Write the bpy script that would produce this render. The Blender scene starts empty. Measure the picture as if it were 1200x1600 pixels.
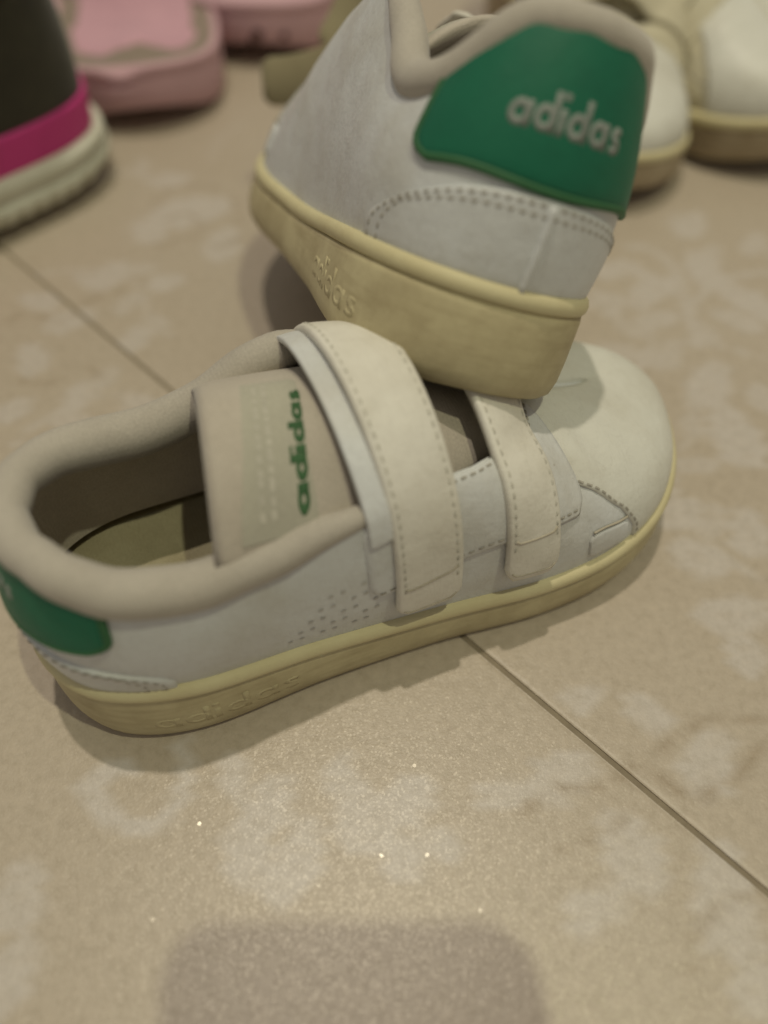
import bpy, bmesh, math, random
import numpy as np
from mathutils import Matrix, Vector
rng = np.random.default_rng(7)
random.seed(7)
SC = bpy.context.scene
COL = SC.collection

# ------------------------------------------------------------------ camera
CAM_H, CAM_PITCH, FPX = 0.157, math.radians(53.0), 1250.0      # metres, downwards, pixels on a 1200 x 1600 frame
cd = bpy.data.cameras.new('camera')
cam = bpy.data.objects.new('camera', cd); COL.objects.link(cam)
cam.location = (0, 0, CAM_H)
cam.rotation_euler = (math.pi/2 - CAM_PITCH, 0, 0)
cd.sensor_fit = 'VERTICAL'; cd.sensor_height = 24.0; cd.sensor_width = 18.0
cd.lens = 24.0*FPX/1600.0
cd.clip_start = 0.004; cd.clip_end = 60
cd.dof.use_dof = True; cd.dof.focus_distance = 0.160; cd.dof.aperture_fstop = 3.0
SC.camera = cam

# ------------------------------------------------------------------ light: two ceiling bulbs in a dim room
w = bpy.data.worlds.new('World'); SC.world = w; w.use_nodes = True
w.node_tree.nodes['Background'].inputs[0].default_value = (0.90, 0.83, 0.72, 1)
w.node_tree.nodes['Background'].inputs[1].default_value = 0.31
def bulb(name, direction, height, power, colour, size):
    l = bpy.data.lights.new(name, 'AREA'); l.shape = 'DISK'; l.size = size
    l.energy = power; l.color = colour
    o = bpy.data.objects.new(name, l); COL.objects.link(o)
    o.location = Vector(direction)*height + Vector((0, .1, 0))
    o.rotation_euler = (Vector((0, .1, 0)) - o.location).to_track_quat('-Z', 'Y').to_euler()
    return o
bulb('ceiling_bulb', (0.25, -0.13, 1.0), 2.3, 13.2, (0.97, 0.95, 0.64), 0.05)
bulb('ceiling_bulb', (-0.04, 0.17, 1.0), 2.3, 17.2, (1.0, 0.90, 0.735), 0.055)
SC.view_settings.view_transform = 'Standard'; SC.view_settings.look = 'None'
SC.view_settings.exposure = 0; SC.view_settings.gamma = 1
SC.cycles.max_bounces = 8
SC.cycles.sample_clamp_indirect = 6

# ------------------------------------------------------------------ helpers
def ground(px, py, z=0.0):
    """the point of the plane at height z that lies under a picture point (1200 x 1600)"""
    f = np.array([0, math.cos(CAM_PITCH), -math.sin(CAM_PITCH)]); u = np.array([0, math.sin(CAM_PITCH), math.cos(CAM_PITCH)])
    d = f*FPX + np.array([1., 0, 0])*(px-600) + u*(800-py)
    return np.array([0, 0, CAM_H]) + d*((z-CAM_H)/d[2])

def tag(o, label=None, cat=None, group=None, kind=None):
    if label: o['label'] = label
    if cat: o['category'] = cat
    if group: o['group'] = group
    if kind: o['kind'] = kind
    return o

def empty(name, M):
    o = bpy.data.objects.new(name, None); COL.objects.link(o); o.matrix_world = M
    o.empty_display_size = .02
    return o

def mesh_obj(name, V, F, mat, parent=None, smooth=True, scale=1.0):
    me = bpy.data.meshes.new(name)
    V = np.asarray(V, float)*scale
    me.from_pydata(V.tolist(), [], [tuple(int(i) for i in f) for f in F]); me.update()
    if smooth:
        me.polygons.foreach_set('use_smooth', [True]*len(me.polygons))
    me.materials.append(mat)
    o = bpy.data.objects.new(name, me); COL.objects.link(o)
    if parent: o.parent = parent
    return o

def fix_normals(o, merge=0.0):
    bm = bmesh.new(); bm.from_mesh(o.data)
    if merge: bmesh.ops.remove_doubles(bm, verts=bm.verts, dist=merge)
    bmesh.ops.recalc_face_normals(bm, faces=bm.faces)
    bm.to_mesh(o.data); bm.free()
    return o

class Acc:
    """collects pieces into one vertex / face list"""
    def __init__(s): s.V = []; s.F = []; s.n = 0
    def add(s, V, F):
        V = np.asarray(V, float).reshape(-1, 3)
        s.V.append(V); s.F += [tuple(i+s.n for i in f) for f in F]; s.n += len(V)
    def grid(s, P, cu=False, cv=False):
        n, m = P.shape[:2]; F = []
        for i in range(n if cu else n-1):
            for j in range(m if cv else m-1):
                F.append((i*m+j, ((i+1) % n)*m+j, ((i+1) % n)*m+(j+1) % m, i*m+(j+1) % m))
        s.add(P.reshape(-1, 3), F)
    def build(s, name, mat, parent=None, smooth=True, scale=.001, merge=0.0, fix=True):
        o = mesh_obj(name, np.concatenate(s.V), s.F, mat, parent, smooth, scale)
        if fix: fix_normals(o, merge)
        return o

def ss(a, b, x):
    t = np.clip((np.asarray(x, float)-a)/(b-a), 0, 1); return t*t*(3-2*t)

def tube(acc, path, rad, k=10, closed=False, flat=1.0, caps=True, up=(0, 0, 1)):
    P = np.asarray(path, float); n = len(P)
    T = np.gradient(P, axis=0)
    if closed: T = np.roll(P, -1, 0)-np.roll(P, 1, 0)
    T /= np.linalg.norm(T, axis=1, keepdims=True)+1e-12
    A = np.cross(T, np.array(up, float)); A /= np.linalg.norm(A, axis=1, keepdims=True)+1e-9
    B = np.cross(A, T)
    rad = np.broadcast_to(np.asarray(rad, float), (n,))
    a = np.linspace(0, 2*np.pi, k, endpoint=False)
    G = P[:, None] + rad[:, None, None]*(np.cos(a)[None, :, None]*A[:, None]+flat*np.sin(a)[None, :, None]*B[:, None])
    base = acc.n
    acc.grid(G, cu=closed, cv=True)
    if caps and not closed:
        acc.F.append(tuple(base+i for i in range(k))[::-1]); acc.F.append(tuple(base+(n-1)*k+i for i in range(k)))

# ------------------------------------------------------------------ materials
def nodes(name):
    m = bpy.data.materials.new(name); m.use_nodes = True
    nt = m.node_tree; return m, nt, nt.nodes['Principled BSDF']
def link(nt, a, b): nt.links.new(a, b)
def noise(nt, scale, detail=4, rough=.55, co=None):
    n = nt.nodes.new('ShaderNodeTexNoise'); n.inputs['Scale'].default_value = scale
    n.inputs['Detail'].default_value = detail; n.inputs['Roughness'].default_value = rough
    if co is not None: link(nt, co, n.inputs['Vector'])
    return n
def ramp(nt, fac, stops):
    r = nt.nodes.new('ShaderNodeValToRGB'); e = r.color_ramp.elements
    while len(e) < len(stops): e.new(.5)
    for x, (p, c) in zip(e, stops): x.position = p; x.color = (*c, 1)
    link(nt, fac, r.inputs[0]); return r
def mixc(nt, fac, a, b, blend='MIX'):
    n = nt.nodes.new('ShaderNodeMix'); n.data_type = 'RGBA'; n.blend_type = blend
    for s, v in ((0, fac), (6, a), (7, b)):
        if hasattr(v, 'is_output'): link(nt, v, n.inputs[s])
        elif s == 0: n.inputs[0].default_value = v
        else: n.inputs[s].default_value = (*v, 1)
    return n.outputs[2]
def bump(nt, h, strength, dist, prev=None):
    b = nt.nodes.new('ShaderNodeBump'); b.inputs['Strength'].default_value = strength; b.inputs['Distance'].default_value = dist
    link(nt, h, b.inputs['Height'])
    if prev is not None: link(nt, prev, b.inputs['Normal'])
    return b.outputs[0]
def objco(nt):
    return nt.nodes.new('ShaderNodeTexCoord').outputs['Object']

def leather(name, c, dirt=(.40, .36, .27), amount=.5, rough=.45, wr=1.0):
    m, nt, p = nodes(name); co = objco(nt)
    n1 = noise(nt, 45, 5, .6, co); n2 = noise(nt, 1400, 3, .5, co); n3 = noise(nt, 160, 6, .7, co)
    f = ramp(nt, n1.outputs[0], [(.42, (0, 0, 0)), (.75, (amount,)*3)])
    a = mixc(nt, f.outputs[0], c, dirt)
    f3 = ramp(nt, n3.outputs[0], [(.55, (0, 0, 0)), (.8, (amount*.4,)*3)])
    a = mixc(nt, f3.outputs[0], a, tuple(x*.8 for x in dirt))
    mp = nt.nodes.new('ShaderNodeMapping'); mp.inputs['Scale'].default_value = (240, 60, 60); mp.inputs['Rotation'].default_value = (.3, .5, .4); link(nt, co, mp.inputs[0])
    n4 = noise(nt, 1, 5, .7, mp.outputs[0]); n4.inputs['Distortion'].default_value = 1.2
    f4 = ramp(nt, n4.outputs[0], [(.485, (0, 0, 0)), (.5, (amount*.3,)*3), (.515, (0, 0, 0))])
    a = mixc(nt, f4.outputs[0], a, tuple(x*.6 for x in dirt))
    link(nt, a, p.inputs['Base Color']); p.inputs['Roughness'].default_value = rough
    p.inputs['Specular IOR Level'].default_value = .35
    nb = bump(nt, n2.outputs[0], .25, .0002); nb = bump(nt, n1.outputs[0], .4*wr, .0025, nb); nb = bump(nt, n3.outputs[0], .13*wr, .0008, nb)
    link(nt, nb, p.inputs['Normal']); return m

def fabric(name, c, c2, rough=.95):
    m, nt, p = nodes(name); co = objco(nt)
    wv = nt.nodes.new('ShaderNodeTexWave'); wv.inputs['Scale'].default_value = 420; wv.inputs['Distortion'].default_value = 3.5
    wv.inputs['Detail'].default_value = 2; link(nt, co, wv.inputs['Vector'])
    n1 = noise(nt, 70, 5, .6, co); n2 = noise(nt, 2200, 2, .5, co)
    f = ramp(nt, n1.outputs[0], [(.35, (0, 0, 0)), (.7, (1, 1, 1))])
    a = mixc(nt, f.outputs[0], c, c2)
    g = ramp(nt, n2.outputs[0], [(.3, (.9,)*3), (.7, (1.05,)*3)])
    a = mixc(nt, 1.0, a, g.outputs[0], 'MULTIPLY')
    link(nt, a, p.inputs['Base Color']); p.inputs['Roughness'].default_value = rough
    p.inputs['Specular IOR Level'].default_value = .15
    p.inputs['Sheen Weight'].default_value = .25
    nb = bump(nt, wv.outputs[0], .15, .0002); nb = bump(nt, n2.outputs[0], .25, .0002, nb)
    link(nt, nb, p.inputs['Normal']); return m

def rubber(name, c, dirt, rough=.6, amount=.85, scale=75):
    m, nt, p = nodes(name); co = objco(nt)
    n1 = noise(nt, scale, 6, .65, co); n2 = noise(nt, 900, 3, .6, co)
    mp = nt.nodes.new('ShaderNodeMapping'); mp.inputs['Scale'].default_value = (60, 60, 400); link(nt, co, mp.inputs[0])
    n3 = noise(nt, 1, 4, .6, mp.outputs[0])
    f = ramp(nt, n1.outputs[0], [(.4, (0, 0, 0)), (.78, (amount,)*3)])
    a = mixc(nt, f.outputs[0], c, dirt)
    f3 = ramp(nt, n3.outputs[0], [(.48, (0, 0, 0)), (.74, (amount*.6,)*3)])
    a = mixc(nt, f3.outputs[0], a, dirt)
    link(nt, a, p.inputs['Base Color']); p.inputs['Roughness'].default_value = rough
    p.inputs['Specular IOR Level'].default_value = .3
    nb = bump(nt, n2.outputs[0], .3, .0002); nb = bump(nt, n1.outputs[0], .2, .001, nb)
    link(nt, nb, p.inputs['Normal']); return m

def plain(name, c, rough=.6, spec=.3):
    m, nt, p = nodes(name); co = objco(nt)
    n = noise(nt, 300, 4, .6, co)
    f = ramp(nt, n.outputs[0], [(.3, tuple(x*.85 for x in c)), (.7, tuple(min(1, x*1.1) for x in c))])
    link(nt, f.outputs[0], p.inputs['Base Color']); p.inputs['Roughness'].default_value = rough
    p.inputs['Specular IOR Level'].default_value = spec; return m

MAT = dict(
    white=leather('white_leather', (.64, .66, .665)),
    strap=leather('strap_leather', (.74, .72, .65), amount=.45, rough=.5),
    cream=leather('cream_leather', (.60, .56, .42), (.38, .33, .20), .4),
    pale=leather('pale_toe_leather', (.66, .66, .60), amount=.45, rough=.42), hook=fabric('hook_tape', (.30, .265, .165), (.25, .215, .13)),
    sole=rubber('yellowed_rubber', (.56, .50, .31), (.34, .28, .16)),
    lip=rubber('yellowed_rubber_lip', (.62, .565, .35), (.44, .36, .18), amount=.35),
    tread=rubber('outsole_rubber', (.34, .31, .24), (.12, .10, .08)),
    tansole=rubber('tan_rubber', (.42, .35, .24), (.24, .18, .10)),
    collar=fabric('collar_textile', (.485, .45, .39), (.42, .385, .33)),
    lining=fabric('lining_textile', (.60, .545, .47), (.50, .45, .38)),
    tongue=fabric('tongue_textile', (.51, .465, .395), (.445, .40, .335)),
    insole=fabric('insole_textile', (.40, .36, .24), (.32, .28, .18)),
    green=leather('green_leather', (.008, .140, .076), (.007, .095, .055), .6, .5, .35),
    greenedge=leather('green_edge', (.035, .135, .055), (.03, .10, .045), .4, .6),
    print=plain('white_print', (.25, .28, .255), .6),
    greenprint=plain('green_thread', (.06, .13, .06), .9, .1), faint=plain('faint_thread', (.50, .48, .41), .9, .1),
    label=fabric('woven_label', (.45, .435, .355), (.41, .395, .325)),
    palethread=plain('pale_thread', (.55, .53, .46), .9, .1),
    thread=plain('grey_thread', (.40, .38, .33), .9, .1),
    hole=plain('dark_hole', (.53, .52, .49), .9, .1),
    seam=plain('seam_edge', (.44, .40, .32), .9, .1),
    dark=fabric('dark_knit', (.044, .040, .026), (.026, .023, .016)),
    magenta=leather('magenta_leather', (.56, .045, .23), (.38, .03, .15), .6, .5),
    whitesole=rubber('white_foam', (.64, .64, .54), (.44, .43, .33), amount=.5),
    pink=rubber('pink_foam', (.60, .385, .43), (.45, .29, .32), rough=.75, amount=.5),
    pinkpad=fabric('pink_footbed', (.62, .36, .43), (.54, .31, .375)),
    grime=fabric('grimy_foam', (.25, .20, .155), (.31, .24, .20)),
    stain=plain('dark_stain', (.10, .055, .05), .9, .1),
    phone=plain('black_glass', (.012, .012, .013), .15, .5),
    grout=rubber('grout', (.275, .23, .165), (.20, .165, .12), rough=.95, scale=200),
)

def tile_material():
    m, nt, p = nodes('printed_tile'); co = objco(nt)
    at = nt.nodes.new('ShaderNodeAttribute'); at.attribute_name = 'print'
    n1 = noise(nt, 26, 5, .6, co); n2 = noise(nt, 420, 4, .7, co); n3 = noise(nt, 120, 5, .65, co); n4 = noise(nt, 1900, 2, .6, co)
    base = ramp(nt, n1.outputs[0], [(.3, (.438, .375, .296)), (.55, (.452, .390, .312)), (.75, (.457, .397, .322))])
    gr = ramp(nt, n2.outputs[0], [(.25, (.86, .85, .82)), (.5, (1, 1, 1)), (.8, (1.12, 1.12, 1.12))])
    # the print: pale grey-mauve flowers, broken up by the fleck of the stone
    sep = nt.nodes.new('ShaderNodeSeparateColor'); link(nt, at.outputs['Color'], sep.inputs[0])
    br = nt.nodes.new('ShaderNodeMath'); br.operation = 'MULTIPLY_ADD'; link(nt, n3.outputs[0], br.inputs[0]); br.inputs[1].default_value = .35; br.inputs[2].default_value = .82
    mu = nt.nodes.new('ShaderNodeMath'); mu.operation = 'MULTIPLY'; mu.use_clamp = True; link(nt, sep.outputs[0], mu.inputs[0]); link(nt, br.outputs[0], mu.inputs[1])
    a = mixc(nt, mu.outputs[0], base.outputs[0], (.525, .482, .440))
    mu2 = nt.nodes.new('ShaderNodeMath'); mu2.operation = 'MULTIPLY'; mu2.use_clamp = True; link(nt, sep.outputs[1], mu2.inputs[0]); link(nt, br.outputs[0], mu2.inputs[1])
    a = mixc(nt, mu2.outputs[0], a, (.33, .265, .19))
    a = mixc(nt, 1.0, a, gr.outputs[0], 'MULTIPLY')
    link(nt, a, p.inputs['Base Color'])
    # mica flecks in the glaze: small facets turned every way, a fine even shimmer and a few large bright ones
    sh_ = p.outputs[0]
    for scale, thr, slope, fac, rgh in ((2600, .62, .15, .030, .33), (1000, .9955, .14, .08, .22)):
        vo = nt.nodes.new('ShaderNodeTexVoronoi'); vo.inputs['Scale'].default_value = scale; link(nt, co, vo.inputs['Vector'])
        sc = nt.nodes.new('ShaderNodeSeparateColor'); link(nt, vo.outputs['Color'], sc.inputs[0])
        gt = nt.nodes.new('ShaderNodeMath'); gt.operation = 'GREATER_THAN'; gt.inputs[1].default_value = thr; link(nt, sc.outputs[2], gt.inputs[0])
        ds = nt.nodes.new('ShaderNodeMath'); ds.operation = 'LESS_THAN'; ds.inputs[1].default_value = .38 if scale < 2000 else .8; link(nt, vo.outputs['Distance'], ds.inputs[0])
        cmb = nt.nodes.new('ShaderNodeCombineXYZ')
        for k in (0, 1):
            mm = nt.nodes.new('ShaderNodeMath'); mm.operation = 'MULTIPLY_ADD'; mm.inputs[1].default_value = slope; mm.inputs[2].default_value = -slope/2
            link(nt, sc.outputs[k], mm.inputs[0]); link(nt, mm.outputs[0], cmb.inputs[k])
        cmb.inputs[2].default_value = 1.0
        nv = nt.nodes.new('ShaderNodeVectorMath'); nv.operation = 'NORMALIZE'; link(nt, cmb.outputs[0], nv.inputs[0])
        gl = nt.nodes.new('ShaderNodeBsdfGlossy'); gl.inputs['Color'].default_value = (.75, .72, .62, 1); gl.inputs['Roughness'].default_value = rgh
        link(nt, nv.outputs[0], gl.inputs['Normal'])
        ms = nt.nodes.new('ShaderNodeMixShader')
        fa = nt.nodes.new('ShaderNodeMath'); fa.operation = 'MULTIPLY'; link(nt, gt.outputs[0], fa.inputs[0]); link(nt, ds.outputs[0], fa.inputs[1])
        fm = nt.nodes.new('ShaderNodeMath'); fm.operation = 'MULTIPLY'; fm.inputs[1].default_value = fac; link(nt, fa.outputs[0], fm.inputs[0])
        link(nt, fm.outputs[0], ms.inputs[0]); link(nt, sh_, ms.inputs[1]); link(nt, gl.outputs[0], ms.inputs[2]); sh_ = ms.outputs[0]
    link(nt, sh_, nt.nodes['Material Output'].inputs[0])
    p.inputs['Roughness'].default_value = .40; p.inputs['Specular IOR Level'].default_value = .45
    nb = bump(nt, n2.outputs[0], .35, .0004); nb = bump(nt, n4.outputs[0], .2, .0002, nb)
    link(nt, nb, p.inputs['Normal'])
    return m
MAT['tile'] = tile_material()

# ------------------------------------------------------------------ floor: big square tiles laid at 45 degrees
# motifs of the print, in picture points on the floor plane
def G2(p): return ground(*p)[:2]
LEAVES, STROKES = [], []
def leaf(p, L, W, ang, v=.8): LEAVES.append((G2(p), L*1.08/1000, W*1.05/1000, math.radians(ang), v))
def stroke(pts, wd, v=.8, ch=0):
    P = np.array([G2(p) for p in pts]); t = np.linspace(0, len(P)-1, 12*len(P))
    Q = []
    for x in t:
        i = min(int(x), len(P)-2); f = x-i
        a, b, c, d = P[max(i-1, 0)], P[i], P[i+1], P[min(i+2, len(P)-1)]
        Q.append(.5*((2*b)+(-a+c)*f+(2*a-5*b+4*c-d)*f*f+(-a+3*b-3*c+d)*f**3))
    STROKES.append((np.array(Q), wd/1000, v, ch))
stroke([(285, 1165), (290, 1210), (272, 1262), (240, 1290), (195, 1288), (160, 1265), (150, 1235), (168, 1205), (200, 1200)], 2.6, 1.0)
for p, L, W, a in [((365, 1210), 9, 5, 100), ((420, 1260), 13, 8, 60), ((380, 1330), 12, 8, 120), ((470, 1330), 13, 8, 80), ((560, 1270), 14, 8, 95),
                   ((640, 1250), 12, 8, 40), ((620, 1330), 11, 7, 130), ((530, 1210), 9, 5, 70), ((690, 1320), 9, 6, 160), ((440, 1390), 8, 6, 0)]: leaf(p, L, W, a, .95)
for p, L, W, a in [((985, 1330), 15, 11, 110), ((1130, 1400), 19, 11, 80), ((880, 1210), 14, 9, 30), ((790, 1240), 12, 6, 10), ((1110, 1190), 15, 10, 60),
                   ((930, 1420), 11, 7, 20), ((1180, 1530), 12, 8, 70), ((30, 1400), 12, 9, 100), ((20, 1520), 12, 8, 60), ((150, 1230), 8, 6, 60),
                   ((1010, 1110), 11, 7, 140), ((1160, 1010), 14, 8, 100), ((910, 1090), 9, 6, 30), ((1080, 800), 9, 6, 80), ((1150, 690), 11, 7, 40)]: leaf(p, L, W, a, .8)
stroke([(820, 1270), (880, 1230), (950, 1225), (1030, 1170), (1120, 1120), (1200, 1130)], 1.0, .7, 1)
stroke([(1000, 1200), (1090, 1245), (1150, 1210), (1200, 1165)], 1.3, .8, 1)
stroke([(850, 1340), (920, 1310), (990, 1270), (1060, 1180)], .8, .6, 1)
stroke([(1090, 1600), (1080, 1500), (1120, 1420), (1190, 1390)], .9, .55, 1)
# stems and leaves on the far right
stroke([(1090, 540), (1075, 490), (1060, 430), (1020, 390), (980, 385)], 2.0, .75)
stroke([(1075, 490), (1110, 450), (1160, 430), (1200, 425)], 1.8, .7)
for p, L, W, a in [((1005, 430), 14, 6, 140), ((1110, 400), 14, 6, 60), ((1030, 500), 13, 7, 20), ((1150, 500), 16, 8, 150), ((1100, 600), 13, 9, 80),
                   ((1010, 560), 10, 6, 20), ((1180, 380), 14, 7, 60), ((1060, 350), 12, 6, 90), ((1190, 620), 11, 8, 100), ((960, 480), 10, 6, 70)]: leaf(p, L, W, a, .7)
# a rose and scrolls left of the stacked shoe
for p, L, W, a in [((300, 330), 26, 17, 20), ((350, 380), 18, 11, 80), ((230, 360), 15, 10, 120), ((270, 280), 14, 9, 10), ((170, 430), 16, 10, 60),
                   ((110, 500), 15, 9, 30), ((210, 530), 11, 8, 70), ((50, 560), 14, 9, 110), ((60, 470), 13, 8, 160), ((260, 440), 12, 8, 30), ((20, 640), 11, 8, 40), ((120, 620), 11, 7, 90)]: leaf(p, L, W, a, .75)
stroke([(235, 330), (265, 300), (320, 290), (365, 310), (375, 350)], .9, .6, 1)
stroke([(215, 370), (250, 385), (300, 370), (340, 385), (380, 370)], .9, .55, 1)
stroke([(255, 345), (290, 335), (315, 350), (300, 372)], .8, .5, 1)
stroke([(0, 505), (50, 490), (100, 505), (140, 470), (190, 455)], 1.0, .5, 1)
stroke([(20, 590), (70, 600), (120, 570), (160, 590)], .9, .5, 1)
stroke([(330, 250), (345, 215), (380, 195)], 1.5, .4)

for p, L, W, a in [((1150, 680), 22, 13, 100), ((1110, 600), 20, 11, 60), ((1060, 800), 13, 9, 20), ((1090, 870), 14, 10, 150), ((1170, 830), 15, 9, 80), ((1100, 420), 20, 11, 95),
                   ((1170, 470), 22, 11, 130), ((1030, 450), 20, 9, 30), ((1150, 960), 17, 9, 10), ((1000, 640), 16, 6, 100), ((1080, 350), 17, 9, 60), ((960, 420), 16, 8, 20)]: leaf(p, L, W, a, .8)
r3 = np.random.default_rng(11)
def frond(p0, a0, n, L, curl, v):
    """a curling stem with leaflets, in floor metres"""
    p = np.array(p0, float); a = a0; pts = [p.copy()]
    for k in range(n):
        p = p+np.array([math.cos(a), math.sin(a)])*L; a += curl*(1+.12*k); pts.append(p.copy())
        if k % 2:
            sd = 1 if (k//2) % 2 else -1
            b = a+sd*.9; LEAVES.append((p+np.array([math.cos(b), math.sin(b)])*L*1.1, L*2.1, L*.95, b, v))
    P = np.array(pts); q = np.linspace(0, len(P)-1, 6*len(P)); i = np.arange(len(P))
    STROKES.append((np.stack([np.interp(q, i, P[:, 0]), np.interp(q, i, P[:, 1])], 1), .0011, v, 0))
for px, py, a0, cu in [(1190, 560, 2.6, .16), (960, 600, .6, .2), (60, 430, .3, -.18), (20, 700, 1.2, -.2), 
                       (1180, 900, 2.4, -.17), (250, 300, 2.2, .2)]:
    frond(G2((px, py)), a0, 9, .0062, cu, .62)
TILE, GAP = 0.60, 0.0012
ang = -math.pi/4
ex = np.array([math.cos(ang), math.sin(ang)]); ey = np.array([-math.sin(ang), math.cos(ang)])   # along the seen joint, across it
J0 = ex*0.055/math.sqrt(2) + ey*0.1015/math.sqrt(2)          # a joint crossing: x+y = .1015 and x-y = .055
def print_mask(XY):
    a = np.zeros(len(XY)); b = np.zeros(len(XY))
    # fleur motifs scattered over the rest of the tile
    for c, L, W, an, v in LEAVES:
        d = XY-c; near = np.abs(d).max(1) < L*.8
        x = d[near, 0]*math.cos(an)+d[near, 1]*math.sin(an); y = -d[near, 0]*math.sin(an)+d[near, 1]*math.cos(an)
        # pointed at one end, round at the other, with a wavy rim and a vein
        t = np.clip(x/L+.5, 0, 1); half = W*.5*np.sqrt(np.clip(np.sin(np.pi*t**.75), 0, 1))*(1+.13*np.sin(t*23+L*900))
        s = 1-ss(-.0008, .0006, np.abs(y)-half); s *= (np.abs(x) < L*.5)
        s *= 1-.35*np.exp(-(y/.0006)**2)
        a[near] = np.maximum(a[near], s*v)
    for Q, wd, v, ch in STROKES:
        lo, hi = Q.min(0)-.006, Q.max(0)+.006
        near = np.where(((XY > lo) & (XY < hi)).all(1))[0]
        if not len(near): continue
        d = np.full(len(near), 9.)
        for i in range(len(Q)): d = np.minimum(d, np.linalg.norm(XY[near]-Q[i], axis=1))
        s = (1-ss(wd*.35, wd*.75+.0004, d))*v
        if ch == 0: a[near] = np.maximum(a[near], s)
        else: b[near] = np.maximum(b[near], s)
    return a, b
r2 = np.random.default_rng(3)
for k in range(150):                                             # the same print, farther off
    p = np.array([r2.uniform(-.9, .9), r2.uniform(-.25, 1.1)])
    f_ = p[1]*math.cos(CAM_PITCH)+CAM_H*math.sin(CAM_PITCH)
    if f_ > .05 and abs(FPX*p[0]/f_) < 640 and -.02 < p[1] < .45: continue
    LEAVES.append((p, r2.uniform(.012, .03), r2.uniform(.008, .016), r2.uniform(0, 6.3), .8))

floor_acc = Acc()
floor_acc.grid(np.array([[[x, y, -.0004] for y in (-1.6, 2.2)] for x, z in ((-2.0, 1), (2.0, 1))]))
floor = floor_acc.build('floor', MAT['grout'], scale=1)
tag(floor, 'pale beige floor of large printed tiles', kind='structure')
for i in range(-3, 3):
    for j in range(-2, 4):
        o2 = J0 + ex*(i*TILE) + ey*(j*TILE)
        n = 260 if (i == -1 and j in (-1, 0)) else 6
        e = GAP/2
        t = np.concatenate([[e, e+.0004], np.linspace(e+.0012, TILE-e-.0012, n), [TILE-e-.0004, TILE-e]])
        X, Y = np.meshgrid(t, t, indexing='ij')
        xy = o2 + X[..., None]*ex + Y[..., None]*ey
        dd = np.minimum(np.minimum(X-e, TILE-e-X), np.minimum(Y-e, TILE-e-Y))
        z = np.where(dd < 1e-6, -.00015, 0.0)
        P = np.dstack([xy, z])
        A = Acc(); A.grid(P)
        # skirt
        N = len(t); idx = np.arange(N*N).reshape(N, N)
        ring = np.concatenate([idx[0, :-1], idx[:-1, -1], idx[-1, :0:-1], idx[:0:-1, 0]])
        bot = P.reshape(-1, 3)[ring]-np.array([0, 0, .006])
        b0 = A.n; A.add(bot, [])
        for q in range(len(ring)):
            A.F.append((ring[q], b0+q, b0+(q+1) % len(ring), ring[(q+1) % len(ring)]))
        o = A.build('tile', MAT['tile'], floor, scale=1, fix=(n < 50))
        me = o.data
        V = np.concatenate(A.V)[:, :2]
        a, b = print_mask(V) if n > 50 else (np.zeros(len(V)), np.zeros(len(V)))
        ca = me.color_attributes.new('print', 'FLOAT_COLOR', 'POINT')
        ca.data.foreach_set('color', np.stack([a, b, a*0, a*0+1], 1).astype(np.float32).ravel())

# ------------------------------------------------------------------ the sneaker: shape in millimetres, x to the toe, y to the inner side
CT = np.array([(0,0),(2.5,-11),(10,-19.5),(25,-24.5),(50,-25.2),(75,-27.4),(98,-31),(116,-31),(130,-26.5),(140.5,-17),(147,-4),(148,6),(144.5,16),(136,24.5),(124,30),(106,31),(85,28.5),(62,25),(40,24),(20,22.5),(8,17.5),(2,9.5)], float)
def _dense(ct, n=40):
    m = len(ct); P = []
    for i in range(m):
        a, b, c, d = ct[(i-1) % m], ct[i], ct[(i+1) % m], ct[(i+2) % m]
        for k in range(n):
            t = k/n
            P.append(.5*((2*b)+(-a+c)*t+(2*a-5*b+4*c-d)*t*t+(-a+3*b-3*c+d)*t**3))
    P = np.array(P+[ct[0]])
    s = np.concatenate([[0], np.cumsum(np.linalg.norm(np.diff(P, axis=0), axis=1))])
    return P, s/s[-1], s[-1]
_P, _S, PERIM = _dense(CT)
def outl(u):
    u = np.asarray(u, float) % 1
    return np.stack([np.interp(u, _S, _P[:, 0]), np.interp(u, _S, _P[:, 1])], -1)
def onorm(u):
    t = outl(np.asarray(u)+.006)-outl(np.asarray(u)-.006); t /= np.linalg.norm(t, axis=-1, keepdims=True)
    return np.stack([t[..., 1], -t[..., 0]], -1)      # set outwards below
if (onorm(np.array([0.]))[0]*np.array([-1, 0])).sum() < 0:
    _on = onorm
    def onorm(u): return -_on(u)
def spring(x): return 8*np.clip((np.asarray(x, float)-98)/52, 0, 1)**2
def zbot(x): return spring(x)+1.2*np.clip((12-np.asarray(x, float))/12, 0, 1)**2
def ztop(x): return 21.5-7*ss(0, 80, x)+spring(x)*.9
U_TOE = float(_S[np.argmax(_P[:, 0])])
_ul = np.linspace(0, U_TOE, 600); _xl = outl(_ul)[:, 0]
_um = np.linspace(1, U_TOE, 600); _xm = outl(_um)[:, 0]
def u_of(x, side):
    """outline parameter at lengthwise place x on the outer (-1) or inner (+1) side"""
    return np.interp(x, _xl, _ul) if side < 0 else np.interp(x, _xm, _um)

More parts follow.
